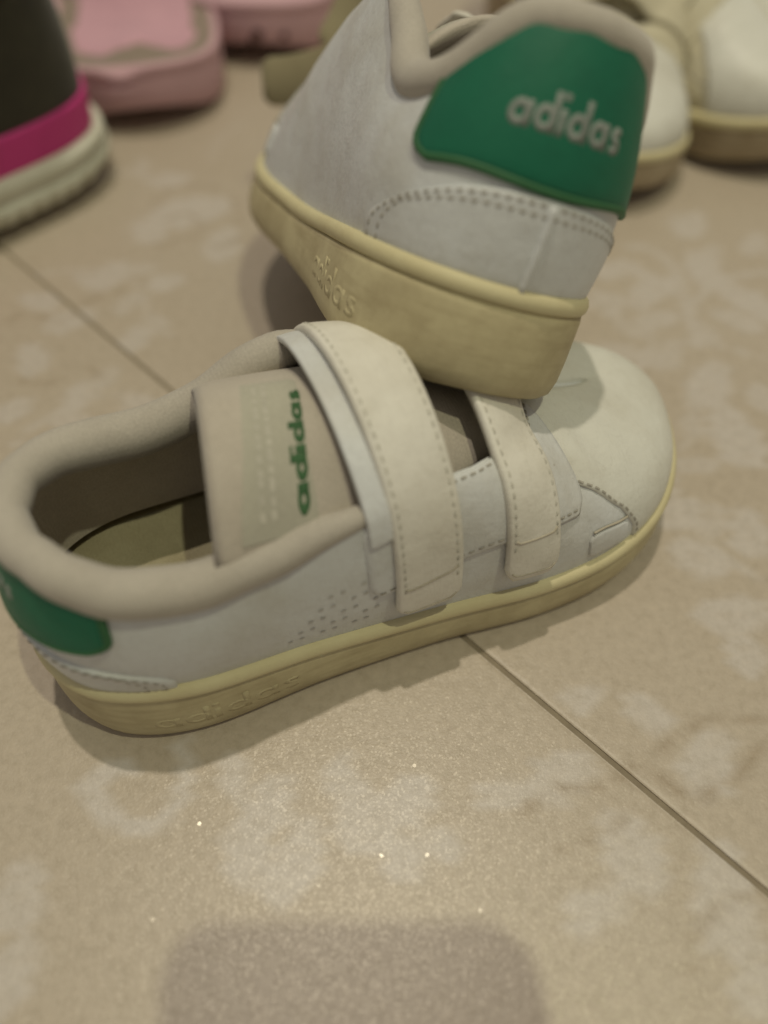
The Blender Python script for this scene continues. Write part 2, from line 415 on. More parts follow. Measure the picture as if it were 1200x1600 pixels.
class Shape:
    def __init__(s, RX=(0, 5, 12, 22, 32, 42, 52, 62, 72, 84, 96, 108, 118, 128, 150), RZ=(52, 51.5, 49, 46, 44, 44, 46, 47.5, 48, 47, 43, 38, 33, 29, 27.5), gap=True, inset=1.2, inner=5.0):
        s.RX, s.RZ, s.gap, s.inset, s.inner = RX, RZ, gap, inset, inner
    def base(s, u):
        u = np.asarray(u, float); o = outl(u)-onorm(u)*s.inset
        return np.concatenate([o, ztop(o[..., :1])-.8], -1)
    def target(s, u):
        u = np.asarray(u, float); o = outl(u); x = o[..., 0]; y = o[..., 1]
        sg = np.where((u % 1) < U_TOE, -1., 1.)
        rear = o-onorm(u)*(4.2+1.8*np.exp(-((x-4)/9)**2))[..., None]
        # the spine of the front half
        sx = np.where(x < 100, x, 100+(x-100)*.56)
        g = (np.interp(x, [0, 55, 70, 84, 94, 102, 108], [22, 21, 20.5, 19, 15.5, 9, 0]) if s.gap else np.interp(x, [0, 50, 60, 70], [22, 20, 10, 0]))
        sy = sg*g+np.clip(x-90, 0, 60)*.07
        fr = np.stack([sx, sy], -1)
        wgt = ss(50, 76, x)[..., None]
        p = rear*(1-wgt)+fr*wgt
        z = np.mean([np.interp(np.abs(sx+d), s.RX, s.RZ) for d in (-5, -3, -1, 1, 3, 5)], 0)
        z = z+np.where(sg > 0, s.inner*np.exp(-((x-60)/15)**2), 0)
        return np.concatenate([p, z[..., None]], -1)
    def raw(s, u, v):
        u, v = np.broadcast_arrays(np.asarray(u, float), np.asarray(v, float))
        B = s.base(u); T = s.target(u); x = outl(u)[..., 0]
        w_ = ss(52, 100, x)
        toe = ss(120, 148, x)
        a_r = v**1.9; b_r = v
        e1 = .86-.10*toe
        a_f = 1-np.cos(v*np.pi/2)**e1; b_f = np.sin(v*np.pi/2)**(.92)
        a = a_r*(1-w_)+a_f*w_; b = b_r*(1-w_)+b_f*w_
        p = B+(T-B)*np.stack([a, a, b], -1)
        bulge = np.sin(np.pi*v)*(1.6*(1-w_))
        p[..., :2] += onorm(u)*bulge[..., None]
        # gentle creases where the forefoot bends
        fx = p[..., 0]
        p[..., 2] += w_*.7*np.sin(fx*.55+p[..., 1]*.12)*np.exp(-((fx-112)/10)**2)*np.sin(np.pi*np.clip(v, 0, 1))
        return p
    def at(s, u, v, off=0.0):
        e = .004
        p = s.raw(u, v)
        vc = np.clip(v, .03, .97)
        du = s.raw(u+e, vc)-s.raw(u-e, vc); dv = s.raw(u, vc+.02)-s.raw(u, vc-.02)
        n = np.cross(du, dv); n /= np.linalg.norm(n, axis=-1, keepdims=True)+1e-9
        # outwards: away from the core line of the shoe
        c = p.copy(); c[..., 1] = p[..., 1]*.25; c[..., 2] = np.minimum(p[..., 2]-6, 18); c[..., 0] = 20+(p[..., 0]-20)*.8
        sg = np.sign((n*(p-c)).sum(-1)); sg[sg == 0] = 1
        n *= sg[..., None]
        return p+n*np.asarray(off)[..., None] if np.ndim(off) else p+n*off
    def v_of_z(s, u, z):
        vv = np.linspace(0, 1, 60); zz = s.raw(np.full(60, u), vv)[:, 2]
        return float(np.interp(z, zz, vv))

def edge_steps(n, e=.03): return np.concatenate([[0, e*.25, e], np.linspace(e, 1-e, n)[1:-1], [1-e, 1-e*.25, 1]])
def patch(shape, fu, fv, th, ns=24, nt=12, e=.03, et=None, emb=-.5):
    """raised panel: fu(s,t), fv(s,t) give its place on the shoe; its rim rolls down into the surface"""
    s_ = edge_steps(ns, e); t_ = edge_steps(nt, et or e)
    S, T = np.meshgrid(s_, t_, indexing='ij')
    u, v = fu(S, T), fv(S, T)
    off = np.full(S.shape, th); 
    k = np.minimum(np.minimum(np.arange(len(s_)), np.arange(len(s_))[::-1])[:, None], np.minimum(np.arange(len(t_)), np.arange(len(t_))[::-1])[None, :])
    off[k == 1] = th*.8; off[k == 0] = emb
    A = Acc(); A.grid(shape.at(u, v, off)); return A

def dashes(acc, P, N, ln=1.25, gap=.8, wd=.23, ht=.11):
    """stitches along a polyline P with surface normals N"""
    d = np.concatenate([[0], np.cumsum(np.linalg.norm(np.diff(P, axis=0), axis=1))])
    q = 0
    while q+ln < d[-1]:
        a = np.array([np.interp(q, d, P[:, k]) for k in range(3)]); b = np.array([np.interp(q+ln, d, P[:, k]) for k in range(3)])
        n = np.array([np.interp(q+ln/2, d, N[:, k]) for k in range(3)]); n /= np.linalg.norm(n)+1e-9
        t = (b-a)/(np.linalg.norm(b-a)+1e-9); c = np.cross(n, t)*wd
        m = (a+b)/2+n*ht
        V = [a+c, a-c, m+c*.9, m-c*.9, b+c, b-c]
        acc.add(V, [(0, 1, 3, 2), (2, 3, 5, 4), (0, 2, 4), (1, 5, 3)])
        q += ln+gap

def stitch_uv(acc, shape, u, v, off, **k):
    P = shape.at(u, v, off); N = shape.at(u, v, off+1)-P
    dashes(acc, P, N, **k)

# rounded lowercase letters drawn as strokes: (list of polylines, stroke width); height of the bowl = 1
def letters(word):
    c = lambda cx, cy, r, a0, a1, n=18: [(cx+r*math.cos(math.radians(a0+(a1-a0)*i/n)), cy+r*math.sin(math.radians(a0+(a1-a0)*i/n))) for i in range(n+1)]
    out = []; x = 0
    for ch in word:
        if ch in 'ad':
            out.append(c(x+.5, .5, .36, 0, 360, 22)); out.append([(x+.92, 0), (x+.92, 1.0 if ch == 'a' else 1.55)]); x += 1.2
        elif ch == 'i':
            out.append([(x+.12, 0), (x+.12, 1.0)]); out.append([(x+.12, 1.28), (x+.12, 1.55)]); x += .42
        elif ch == 's':
            out.append([(x+.74, .80), (x+.56, .87), (x+.36, .86), (x+.22, .74), (x+.28, .60), (x+.5, .51), (x+.70, .40), (x+.74, .26), (x+.58, .14), (x+.36, .13), (x+.16, .22)]); x += .95
    return out, x
def word_mesh(word, stroke_w, place, drop):
    """place(x, y, off) -> 3D points; word centred on x"""
    A = Acc(); L, W = letters(word)
    for pl in L:
        P = np.array(pl, float); closed = np.linalg.norm(P[0]-P[-1]) < 1e-6
        if not closed:
            dd = np.concatenate([[0], np.cumsum(np.linalg.norm(np.diff(P, axis=0), axis=1))]); q = np.linspace(0, dd[-1], max(4, len(P)))
            P = np.stack([np.interp(q, dd, P[:, 0]), np.interp(q, dd, P[:, 1])], 1)
        T = np.gradient(P, axis=0)
        if closed: T[0] = T[-1] = P[1]-P[-2]
        T /= np.linalg.norm(T, axis=1, keepdims=True); Nn = np.stack([-T[:, 1], T[:, 0]], 1)
        rows = []
        for sgn, dz in ((-.5, -drop), (-.5, 0), (.5, 0), (.5, -drop)):
            q = P+Nn*stroke_w*sgn
            rows.append(place(q[:, 0]-W/2, q[:, 1]-.6, np.full(len(q), dz)))
        G = np.stack(rows, 1); b0 = A.n; n = len(P)
        A.grid(G)
        if not closed:
            A.F.append((b0, b0+1, b0+2, b0+3)); A.F.append(tuple(b0+(n-1)*4+k for k in (3, 2, 1, 0)))
    return A

def loft_sole(rows, capbottom=True, n=150):
    """rows: list of (outward offset, z function of x)"""
    u = np.linspace(0, 1, n, endpoint=False); o = outl(u); nn = onorm(u)
    G = np.stack([np.concatenate([o+nn*d, np.broadcast_to(np.asarray(z(o[:, 0]), float), (n,))[:, None]], 1) for d, z in rows], 1)
    A = Acc(); A.grid(G, cu=True)
    return A, G

def sneaker(name, label, foot, M, pal, group=None, lettering=True, undone=False, rz=None):
    """foot: +1 right shoe (outer side at -y), -1 left shoe"""
    root = empty(name, M); tag(root, label, 'shoe', group)
    sh = Shape(gap=True) if rz is None else Shape(RZ=rz)
    made = []
    def fin(acc, nm, mat, parent=root, **k):
        for i in range(len(acc.V)): acc.V[i] = acc.V[i]*np.array([1, foot, 1])
        o = acc.build(nm, MAT[mat], parent, **k); made.append(o)
        if nm in ('stitching', 'perforations', 'small_print'): o['kind'] = 'stuff'
        return o
    # --- sole
    zt = ztop; zb = zbot
    A, Gs = loft_sole([(-7, lambda x: zb(x)+.25), (-3.2, lambda x: zb(x)+.1), (-1.0, lambda x: zb(x)+.4), (.2, lambda x: zb(x)+1.6), (.7, lambda x: zb(x)+4),
                       (.75, lambda x: zb(x)*.6+zt(x)*.4), (.5, lambda x: zt(x)-5.2), (.25, lambda x: zt(x)-4.0), (-.3, lambda x: zt(x)-3.6), (-2.5, lambda x: zt(x)-3.2)])
    fin(A, 'sole', pal['sole'])
    A, _ = loft_sole([(-2.8, lambda x: zt(x)-3.9), (.35, lambda x: zt(x)-3.5), (.75, lambda x: zt(x)-2.9), (.85, lambda x: zt(x)-1.9), (.45, lambda x: zt(x)-.9), (-.3, lambda x: zt(x)-.35), (-2.6, lambda x: zt(x)-.3)])
    fin(A, 'sole_lip', pal['lip'])
    # underside with tread blocks
    A = Acc(); u = np.linspace(0, 1, 110, endpoint=False); o = outl(u)-onorm(u)*6.5
    c = np.array([75., 0.])
    A.grid(np.stack([np.concatenate([c+(o-c)*k, (zb((c+(o-c)*k)[:, 0])+.4)[:, None]], 1) for k in (1, .66, .33, .02)], 1), cu=True)
    tr = fin(A, 'outsole', pal['tread'])
    # --- upper, lining, insole
    uu = np.linspace(0, 1, 168, endpoint=False); vv = np.concatenate([np.linspace(0, .9, 17), [.95, 1.0]])
    Ug, Vg = np.meshgrid(uu, vv, indexing='ij')
    A = Acc(); A.grid(sh.at(Ug, Vg, 0.0), cu=True)
    fin(A, 'upper', pal['upper'], merge=1e-5)
    A = Acc(); A.grid(sh.at(Ug, np.clip(Vg, 0, 1), -2.0*np.ones(Ug.shape)), cu=True)
    lin = fin(A, 'lining', 'lining')
    A = Acc(); o = outl(u)-onorm(u)*3.0
    A.grid(np.stack([np.concatenate([c+(o-c)*k, np.full((len(u), 1), 0)+(ztop((c+(o-c)*k)[:, 0])-4+d)[:, None]], 1) for k, d in ((1, 1.5), (.85, .3), (.5, 0), (.02, 0))], 1), cu=True)
    fin(A, 'insole', 'insole')
    # --- padded collar round the opening
    ua = u_of(66, -1); ub = u_of(68, 1)-1
    uc = np.linspace(ub, ua, 90)
    x_ = outl(uc)[:, 0]
    P = sh.at(uc, np.full(90, 1.0), -1.2*np.ones(90))
    P[:, 2] -= .6
    rad = (2.8 if rz else 3.4)+1.0*np.exp(-((x_-25)/22)**2); rad = rad*(.55+.45*ss(0, 12, np.arange(90)[::-1]))*(.75+.25*ss(0, 4, np.arange(90)))*(1+.18*ss(.03, .2, -uc))
    P += 0.12*np.stack([np.sin(uc*210), np.cos(uc*170), np.sin(uc*130+1)], 1)
    A = Acc(); tube(A, P, rad, 14); fin(A, 'collar', pal['collar'])
    # --- heel counter: a low curved panel with two rows of stitching
    def hc_u(s, t): 
        r = 36*np.sqrt(np.clip(1-np.clip((t-.25)/.75, 0, 1)**2.2*.55, 0, 1))
        return (s*2-1)*r/PERIM
    ztop_c = lambda s: .30+.08*(1-np.abs(s*2-1)**2)
    A = patch(sh, hc_u, lambda s, t: t*ztop_c(s), .75, 40, 10, .02, .06)
    hcp = fin(A, 'heel_counter', pal['upper'])
    A = Acc()
    for dv in (.03, .075):
        s = np.linspace(.03, .97, 120); t = np.full(120, 1-dv*2.4)
        stitch_uv(A, sh, hc_u(s, t), t*ztop_c(s), .74, ln=1.2, gap=.8, wd=.22, ht=.2)
        for se in (dv, 1-dv):
            s = np.full(30, se); t = np.linspace(.05, 1-dv*2.4, 30); stitch_uv(A, sh, hc_u(s, t), t*ztop_c(s), .74, ln=1.2, gap=.8, wd=.22, ht=.2)
    fin(A, 'stitching', 'thread', hcp)
    A = Acc(); P = sh.at(np.zeros(12), np.linspace(0, .36, 12), .75*np.ones(12)); tube(A, P, .75, 8, up=(0, 1, 0)); fin(A, 'heel_seam', pal['upper'], hcp)
    # --- heel tab
    tabv = .40 if rz else .47
    if pal.get('tab'):
        def ht_u(s, t):
            r = (27.5 if rz else 28.0)-3.5*np.clip((.28-t)/.28, 0, 1)**2*1.2
            return (s*2-1)*r/PERIM
        vlow = lambda s: tabv+.07*np.abs(s*2-1)**2
        vtop = lambda s: .99
        A = patch(sh, ht_u, lambda s, t: vlow(s)+(vtop(s)-vlow(s))*t, .95, 44, 16, .022, .05)
        tab = fin(A, 'heel_tab', pal['tab'])
        A = Acc(); s = np.concatenate([np.zeros(14), np.linspace(0, 1, 60), np.ones(14)]); t = np.concatenate([np.linspace(.98, .03, 14), np.full(60, .0), np.linspace(.03, .98, 14)])
        # pale cut edge of the tab
        P = sh.at(ht_u(s, t), vlow(s)+(vtop(s)-vlow(s))*t, .35*np.ones(len(s))); tube(A, P, .8, 8); fin(A, 'cut_edge', 'greenedge', tab)
        if lettering:
            k = 3.5 if rz else 3.2
            def place(x, y, d):
                return sh.at((foot*x*k+1.5*(foot < 0))/PERIM, (.65 if rz else .735)+y*k/37.0, .98-.02+d)
            A = word_mesh('adidas', .32, place, .2); fin(A, 'lettering', 'print', tab)
    # --- tongue
    A = Acc(); nx, ny = 30, 25
    tt = np.linspace(0, 1, nx); yy = np.linspace(-1, 1, ny)
    def tong(t, y, d):
        x = np.interp(t, [0, .2, .55, .8, 1], [108, 96, 70, 53, 41]); zc = np.interp(t, [0, .2, .55, .8, 1], [38, 43.5, 54.5, 58.5, 61.5])
        hw = np.interp(t, [0, .25, .5, .75, 1], [7, 14, 20, 21.5, 22])
        droop = np.interp(t, [0, .25, .5, 1], [2.0, 5.0, 11.0, 12.0])
        r = np.abs(y)
        lean = np.interp(t, [0, .6, 1], [0, 0, 1.0])
        px = x+lean*(-2.0*(r**2)+4.5*y); py = hw*y; pz = zc-droop*r**2.0-lean*3.5*np.clip(y, 0, 1)**1.5-3.5*np.clip(-y, 0, 1)**3*np.clip(t*2-.7, 0, 1)+d
        return np.stack([px, py, pz], -1)
    Tg, Yg = np.meshgrid(tt, yy, indexing='ij')
    edge = np.sqrt(np.clip(1-np.abs(Yg)**6, 0, 1))*np.sqrt(np.clip(1-np.clip((Tg-.86)/.14, 0, 1)**3, 0, 1))
    pad = .35*np.sin(Tg*40)*0
    top = tong(Tg, Yg, 1.7*edge-1.2+pad); bot_ = tong(Tg, Yg, -(1.9+1.6*ss(.6, .95, Tg))*edge-1.2)
    A.grid(top); A.grid(bot_)
    tg = fin(A, 'tongue', pal['tongue'], merge=1e-5)
    if lettering:
        Lt = np.linspace(.72, .90, 8); Ly = np.linspace(-.90, .32, 16)
        A = Acc(); Tq, Yq = np.meshgrid(Lt, Ly, indexing='ij')
        Tq = Tq+.055*(-.29-Yq); h = np.full(Tq.shape, .85); h[0, :] = h[-1, :] = h[:, 0] = h[:, -1] = .3
        A.grid(tong(Tq, Yq, h)); fin(A, 'tongue_label', 'label', tg)
        def place2(x, y, d):      # reads across the tongue
            return tong(.752+y*.025-.010*foot*x, -.37+foot*x*.150, .88+d)
        A = word_mesh('adidas', .38, place2, .3); fin(A, 'lettering', 'greenprint', tg)
        A = Acc()                                  # the two fine woven lines above the word
        for tr_, nl in ((.82, 17), (.848, 13)):
            for q in range(nl):
                yq = -.82+1.02*q/nl+.01*((q*7) % 3)
                V = tong(np.array([tr_-.006, tr_-.006, tr_+.006, tr_+.006])+.055*(-.29-yq), np.array([yq, yq+.048, yq+.048, yq]), np.full(4, .9)); A.add(V, [(0, 1, 2, 3)])
        fin(A, 'small_print', 'faint', tg, smooth=False)
    # --- vamp panels
    def along(x0, x1, side, v0, v1, th, nm, mat, rnd=.12, ns=24, nt=12, stitch=True, parent=root):
        fu = lambda s, t: u_of(x0+(x1-x0)*(.5+(s-.5)*(1-rnd*np.clip((np.abs(t-.5)-.32)/.18, 0, 1)**2)), side)
        fv = lambda s, t: v0+(v1-v0)*t
        o = fin(patch(sh, fu, fv, th, ns, nt), nm, mat, parent)
        return o
    # quarter panels flanking the slot, both sides (carry the straps)
    for side in ((1,) if undone else (-1, 1)):
        q = along(60, 109, side, .36, .985, .8, 'quarter_panel', pal['upper'])
        A = Acc(); n = 60
        xs = np.linspace(62, 107, n); stitch_uv(A, sh, u_of(xs, side), np.full(n, .40), .85)
        stitch_uv(A, sh, u_of(xs, side), np.full(n, .94), .85)
        fin(A, 'stitching', 'thread', q)
    # toe box mudguard: seam sweeping from strap to sole, oval window behind it
    tn = 90
    ut = np.linspace(u_of(120, -1), u_of(120, 1), tn)
    def tc_u(s, t):
        x = np.interp(t, [0, .12, .3, .45, .6, 1], [121, 120.5, 117.5, 111, 103, 95]); a, b = u_of(x, -1), u_of(x, 1)
        return a+(b-a)*s
    def tc_v(s, t): return t*.995+0*s
    A = patch(sh, tc_u, tc_v, .6, 64, 22, .015, .03)
    tcap = fin(A, 'toe_cap', pal['toe'])
    A = Acc()
    for se in (.012, .988):
        t = np.linspace(.04, .97, 60); s_ = np.full(60, se); stitch_uv(A, sh, tc_u(s_, t), tc_v(s_, t), .66)
    fin(A, 'stitching', 'thread', tcap)
    # side gusset below the bend
    for side in (-1, 1):
        g = along(108.5, 119, side, .05, .20, .55, 'side_gusset', pal['upper'], .3, 12, 8)
        A = Acc(); xs = np.linspace(109.5, 119, 30); P = sh.at(u_of(xs, side), np.full(30, .215), .35*np.ones(30)); tube(A, P, .28, 6); fin(A, 'seam', 'seam', g)
    # --- hook-and-loop straps from the inner side over the top to the outer side
    def strap(xa, xb, vend, th, xshift, undone=False, rise=10, nm='strap', mat=None, trim=True):
        n = 70; m = 13
        k_ = np.linspace(0, 1, n)
        W = []
        # a path of cross positions: inner side v .30 -> crest -> outer side v end
        rows_top, rows_bot = [], []
        wj = np.concatenate([[0, .012, .05], np.linspace(.05, .95, m-4)[1:-1], [.95, .988, 1]])
        pts_in = np.linspace(.42, 1, 24); pts_out = np.linspace(1, vend, 34)
        for jj, wv_ in enumerate(wj):
            line = []
            x0 = xa+(xb-xa)*wv_
            lift_e = min(1, min(wv_, 1-wv_)/.05)
            ui, uo = float(u_of(x0, 1)), float(u_of(x0-xshift, -1))
            inn = sh.at(np.full(24, ui), pts_in, 1.0*np.ones(24)); out = sh.at(np.full(34, uo), pts_out, 1.0*np.ones(34))
            a, b = inn[-1], out[0]; bl = np.linspace(0, 1, 32)[1:-1]
            # bridge over the slot, tangent to both sides
            crest = a+(b-a)*bl[:, None]; crest[:, 2] += rise*(4*bl*(1-bl))**.8
            line = np.concatenate([inn, crest[:12]]) if undone else np.concatenate([inn, crest, out])
            rows_top.append(line)
        Gt = np.stack(rows_top, 1)                       # along, across
        # smooth along
        for _ in range(10):
            Gt[1:-1] = .25*Gt[:-2]+.5*Gt[1:-1]+.25*Gt[2:]
        # rounded outer end: pull the corners back
        L = len(Gt); idx = np.arange(L, dtype=float)
        out = Gt.copy()
        for jj, wv_ in enumerate(wj):
            e = abs(wv_-.5)*2
            back = 3.2*np.clip((e-.55)/.45, 0, 1)**2.4
            q = idx*(L-1-back)/(L-1)
            for k in range(3): out[:, jj, k] = np.interp(q, idx, Gt[:, jj, k])
        Gt = out
        N = np.cross(np.gradient(Gt, axis=0), np.gradient(Gt, axis=1)); N /= np.linalg.norm(N, axis=-1, keepdims=True)+1e-9
        if (N[L//2, m//2, 2]) < 0: N = -N
        prof = np.ones((L, len(wj)))*th
        ed = np.minimum(np.arange(len(wj)), np.arange(len(wj))[::-1]); prof[:, ed == 0] = th*.35; prof[:, ed == 1] = th*.85
        prof[-1] *= .35; prof[-2] *= .9
        prof += .18*np.sin(np.linspace(0, 17, L))[:, None]*np.ones(len(wj))*.3
        Top = Gt+N*prof[..., None]; Bot = Gt-N*.35
        A = Acc(); A.grid(Top); A.grid(Bot)
        # close the rim
        n1, m1 = L, len(wj); id0 = np.arange(n1*m1).reshape(n1, m1); ring = np.concatenate([id0[0, :-1], id0[:-1, -1], id0[-1, :0:-1], id0[:0:-1, 0]])
        for q in range(len(ring)):
            a, b = int(ring[q]), int(ring[(q+1) % len(ring)]); A.F.append((a, b, b+n1*m1, a+n1*m1))
        st = fin(A, nm, mat or pal['strap'])
        if not trim: return
        # stitching: both long edges and a bar near the end
        A = Acc()
        for f in (.10, .90):
            P = np.stack([[np.interp(f, wj, (Gt+N*(prof[..., None]+.02))[i, :, k]) for k in range(3)] for i in range(min(24, L-12), L-7)]); Nn = np.stack([[np.interp(f, wj, N[i, :, k]) for k in range(3)] for i in range(min(24, L-12), L-7)])
            dashes(A, P, Nn, 1.3, .8, .22, .22)
        bar = Acc()
        for i in (L-11, L-3):
            P = np.stack([[np.interp(f, wj, (Gt+N*(prof[..., None]+.02))[i, :, k]) for k in range(3)] for f in np.linspace(.10, .90, 20)]); Nn = np.stack([[np.interp(f, wj, N[i, :, k]) for k in range(3)] for f in np.linspace(.1, .9, 20)])
            tube(bar, P, .27 if i == L-11 else .2, 6)
        fin(bar, 'end_seam', 'seam', st); fin(A, 'stitching', 'palethread', st)
    strap(65.5, 79, .11, 1.35, .3, undone, 11.5)
    if not undone: strap(61.5, 66.5, .80, .8, .5, False, 9.5, 'strap_backing', pal['upper'], False)
    strap(89.5, 101, .10, 1.3, 1.5, undone, 7)
    # --- three rows of pinholes on the outer side
    if not undone:
     A = Acc()
     for r in range(3):
        for q in range(5):
            x = 44+r*6.5+q*2.2; v = .16+q*.095
            for dx in (0, 2.4):
                u0 = float(u_of(x+dx, -1)); a = np.linspace(0, 2*np.pi, 8, endpoint=False)
                A.add(sh.at(u0+np.cos(a)*.55/PERIM, v+np.sin(a)*.55/40, .12*np.ones(8)), [tuple(range(8))])
     o = fin(A, 'perforations', 'hole', smooth=False)
    # --- lettering moulded in the side of the sole
    if lettering:
        def place3(x, y, d):
            u0 = u_of(30.0, -1)+foot*x*4.9/PERIM
            o_ = outl(u0); p = o_+onorm(u0)*(.70+.035+d)[:, None]
            z = zb(o_[:, 0])*.5+7.8+y*3.9
            return np.concatenate([p, z[:, None]], 1)
        A = word_mesh('adidas', .27, place3, .5); fin(A, 'sole_lettering', pal['sole'])
    return root

def pose(loc, yaw, pitch=0, roll=0, scale=1):
    R = Matrix.Rotation(yaw, 4, 'Z') @ Matrix.Rotation(pitch, 4, 'Y') @ Matrix.Rotation(roll, 4, 'X')
    return Matrix.Translation(loc) @ R @ Matrix.Scale(scale, 4)

PAL_W = dict(sole='sole', lip='lip', tread='tread', upper='white', collar='collar', tab='green', tongue='tongue', toe='pale', strap='strap')
rad_ = math.radians
sneaker('child_sneaker', 'white child sneaker with two straps lying flat under the other, green word on its tongue', 1,
        pose((-.068, .0747, 0), rad_(25.4)), PAL_W, 'pair of white sneakers with green heels')
top_shoe = sneaker('child_sneaker', 'white child sneaker tipped on top of the flat one, green heel patch to the front', -1,
        pose((.0175, .1038, .0523), rad_(104.6), rad_(19.1), rad_(21.9)), PAL_W, 'pair of white sneakers with green heels', undone=True,
        rz=(63, 60.5, 51.5, 46, 47.5, 55, 60.5, 62, 62, 58, 52, 46, 41, 37, 34))

# the undone straps of the tipped shoe stick out behind it, their hook side to us
def ray(px, py, d):
    f = np.array([0, math.cos(CAM_PITCH), -math.sin(CAM_PITCH)]); u = np.array([0, math.sin(CAM_PITCH), math.cos(CAM_PITCH)])
    return np.array([0, 0, CAM_H])+d*(f+np.array([1., 0, 0])*(px-600)/FPX+u*(800-py)/FPX)
def loose_strap(pts, width):
    C = np.array([ray(*p) for p in pts]); q = np.linspace(0, len(C)-1, 28); i = np.arange(len(C))
    C = np.stack([np.interp(q, i, C[:, k]) for k in range(3)], 1)
    for _ in range(8): C[1:-1] = .25*C[:-2]+.5*C[1:-1]+.25*C[2:]
    T = np.gradient(C, axis=0); T /= np.linalg.norm(T, axis=1, keepdims=True)
    view = C-np.array([0, 0, CAM_H]); Wd = np.cross(T, view); Wd /= np.linalg.norm(Wd, axis=1, keepdims=True); N = np.cross(Wd, T)
    L = np.concatenate([[0], np.cumsum(np.linalg.norm(np.diff(C, axis=0), axis=1))])
    e = np.clip(1-L/.0035, 0, 1); half = width/2*(1-.32*e**2.2)
    rows = []
    for a, b in ((-1, -.3), (-1, .3), (-.93, 1), (0, 1.15), (.93, 1), (1, .3), (1, -.3), (.93, -1), (0, -1), (-.93, -1)):
        rows.append(C+Wd*(half*a)[:, None]+N*.0007*b)
    G = np.stack(rows, 1); A = Acc(); A.grid(G, cv=True); A.F.append(tuple(range(10))); n = len(C); A.F.append(tuple((n-1)*10+k for k in range(10)))
    o = A.build('strap', MAT['hook'], None, scale=1)
    o['label'] = 'undone strap showing its khaki hook side'
    o.parent = top_shoe; o.matrix_parent_inverse = top_shoe.matrix_world.inverted()
bpy.context.view_layer.update()
loose_strap([(411, 128, .252), (450, 127, .250), (500, 116, .247), (560, 92, .243), (610, 70, .236)], .0138)
loose_strap([(518, 78, .256), (540, 40, .256), (562, -10, .254), (590, -70, .246)], .0125)

def toe_at(px, py, z, yaw, scale=1.0, tip=(149, 3)):
    """pose of a shoe whose toe tip comes down at a floor point"""
    g = ground(px, py, z); c, s = math.cos(yaw), math.sin(yaw); tx, ty = tip[0]*scale/1000, tip[1]*scale/1000
    return pose((g[0]-(c*tx-s*ty), g[1]-(s*tx+c*ty), 0), yaw, 0, 0, scale)
PAL_C = dict(sole='tansole', lip='lip', tread='tread', upper='cream', collar='collar', tab=None, tongue='cream', toe='pale', strap='cream')
sneaker('toddler_sneaker', 'cream sneaker half hidden behind the green heel patch, tan sole', 1,
        toe_at(945, 308, 0.006, rad_(-97)), PAL_C, 'cream sneakers at the back', lettering=False)
sneaker('toddler_sneaker', 'cream sneaker in the far right corner with rounded pale toe and thick tan sole', -1,
        toe_at(1300, 236, 0.006, rad_(-54), 1.15), PAL_C, 'cream sneakers at the back', lettering=False)

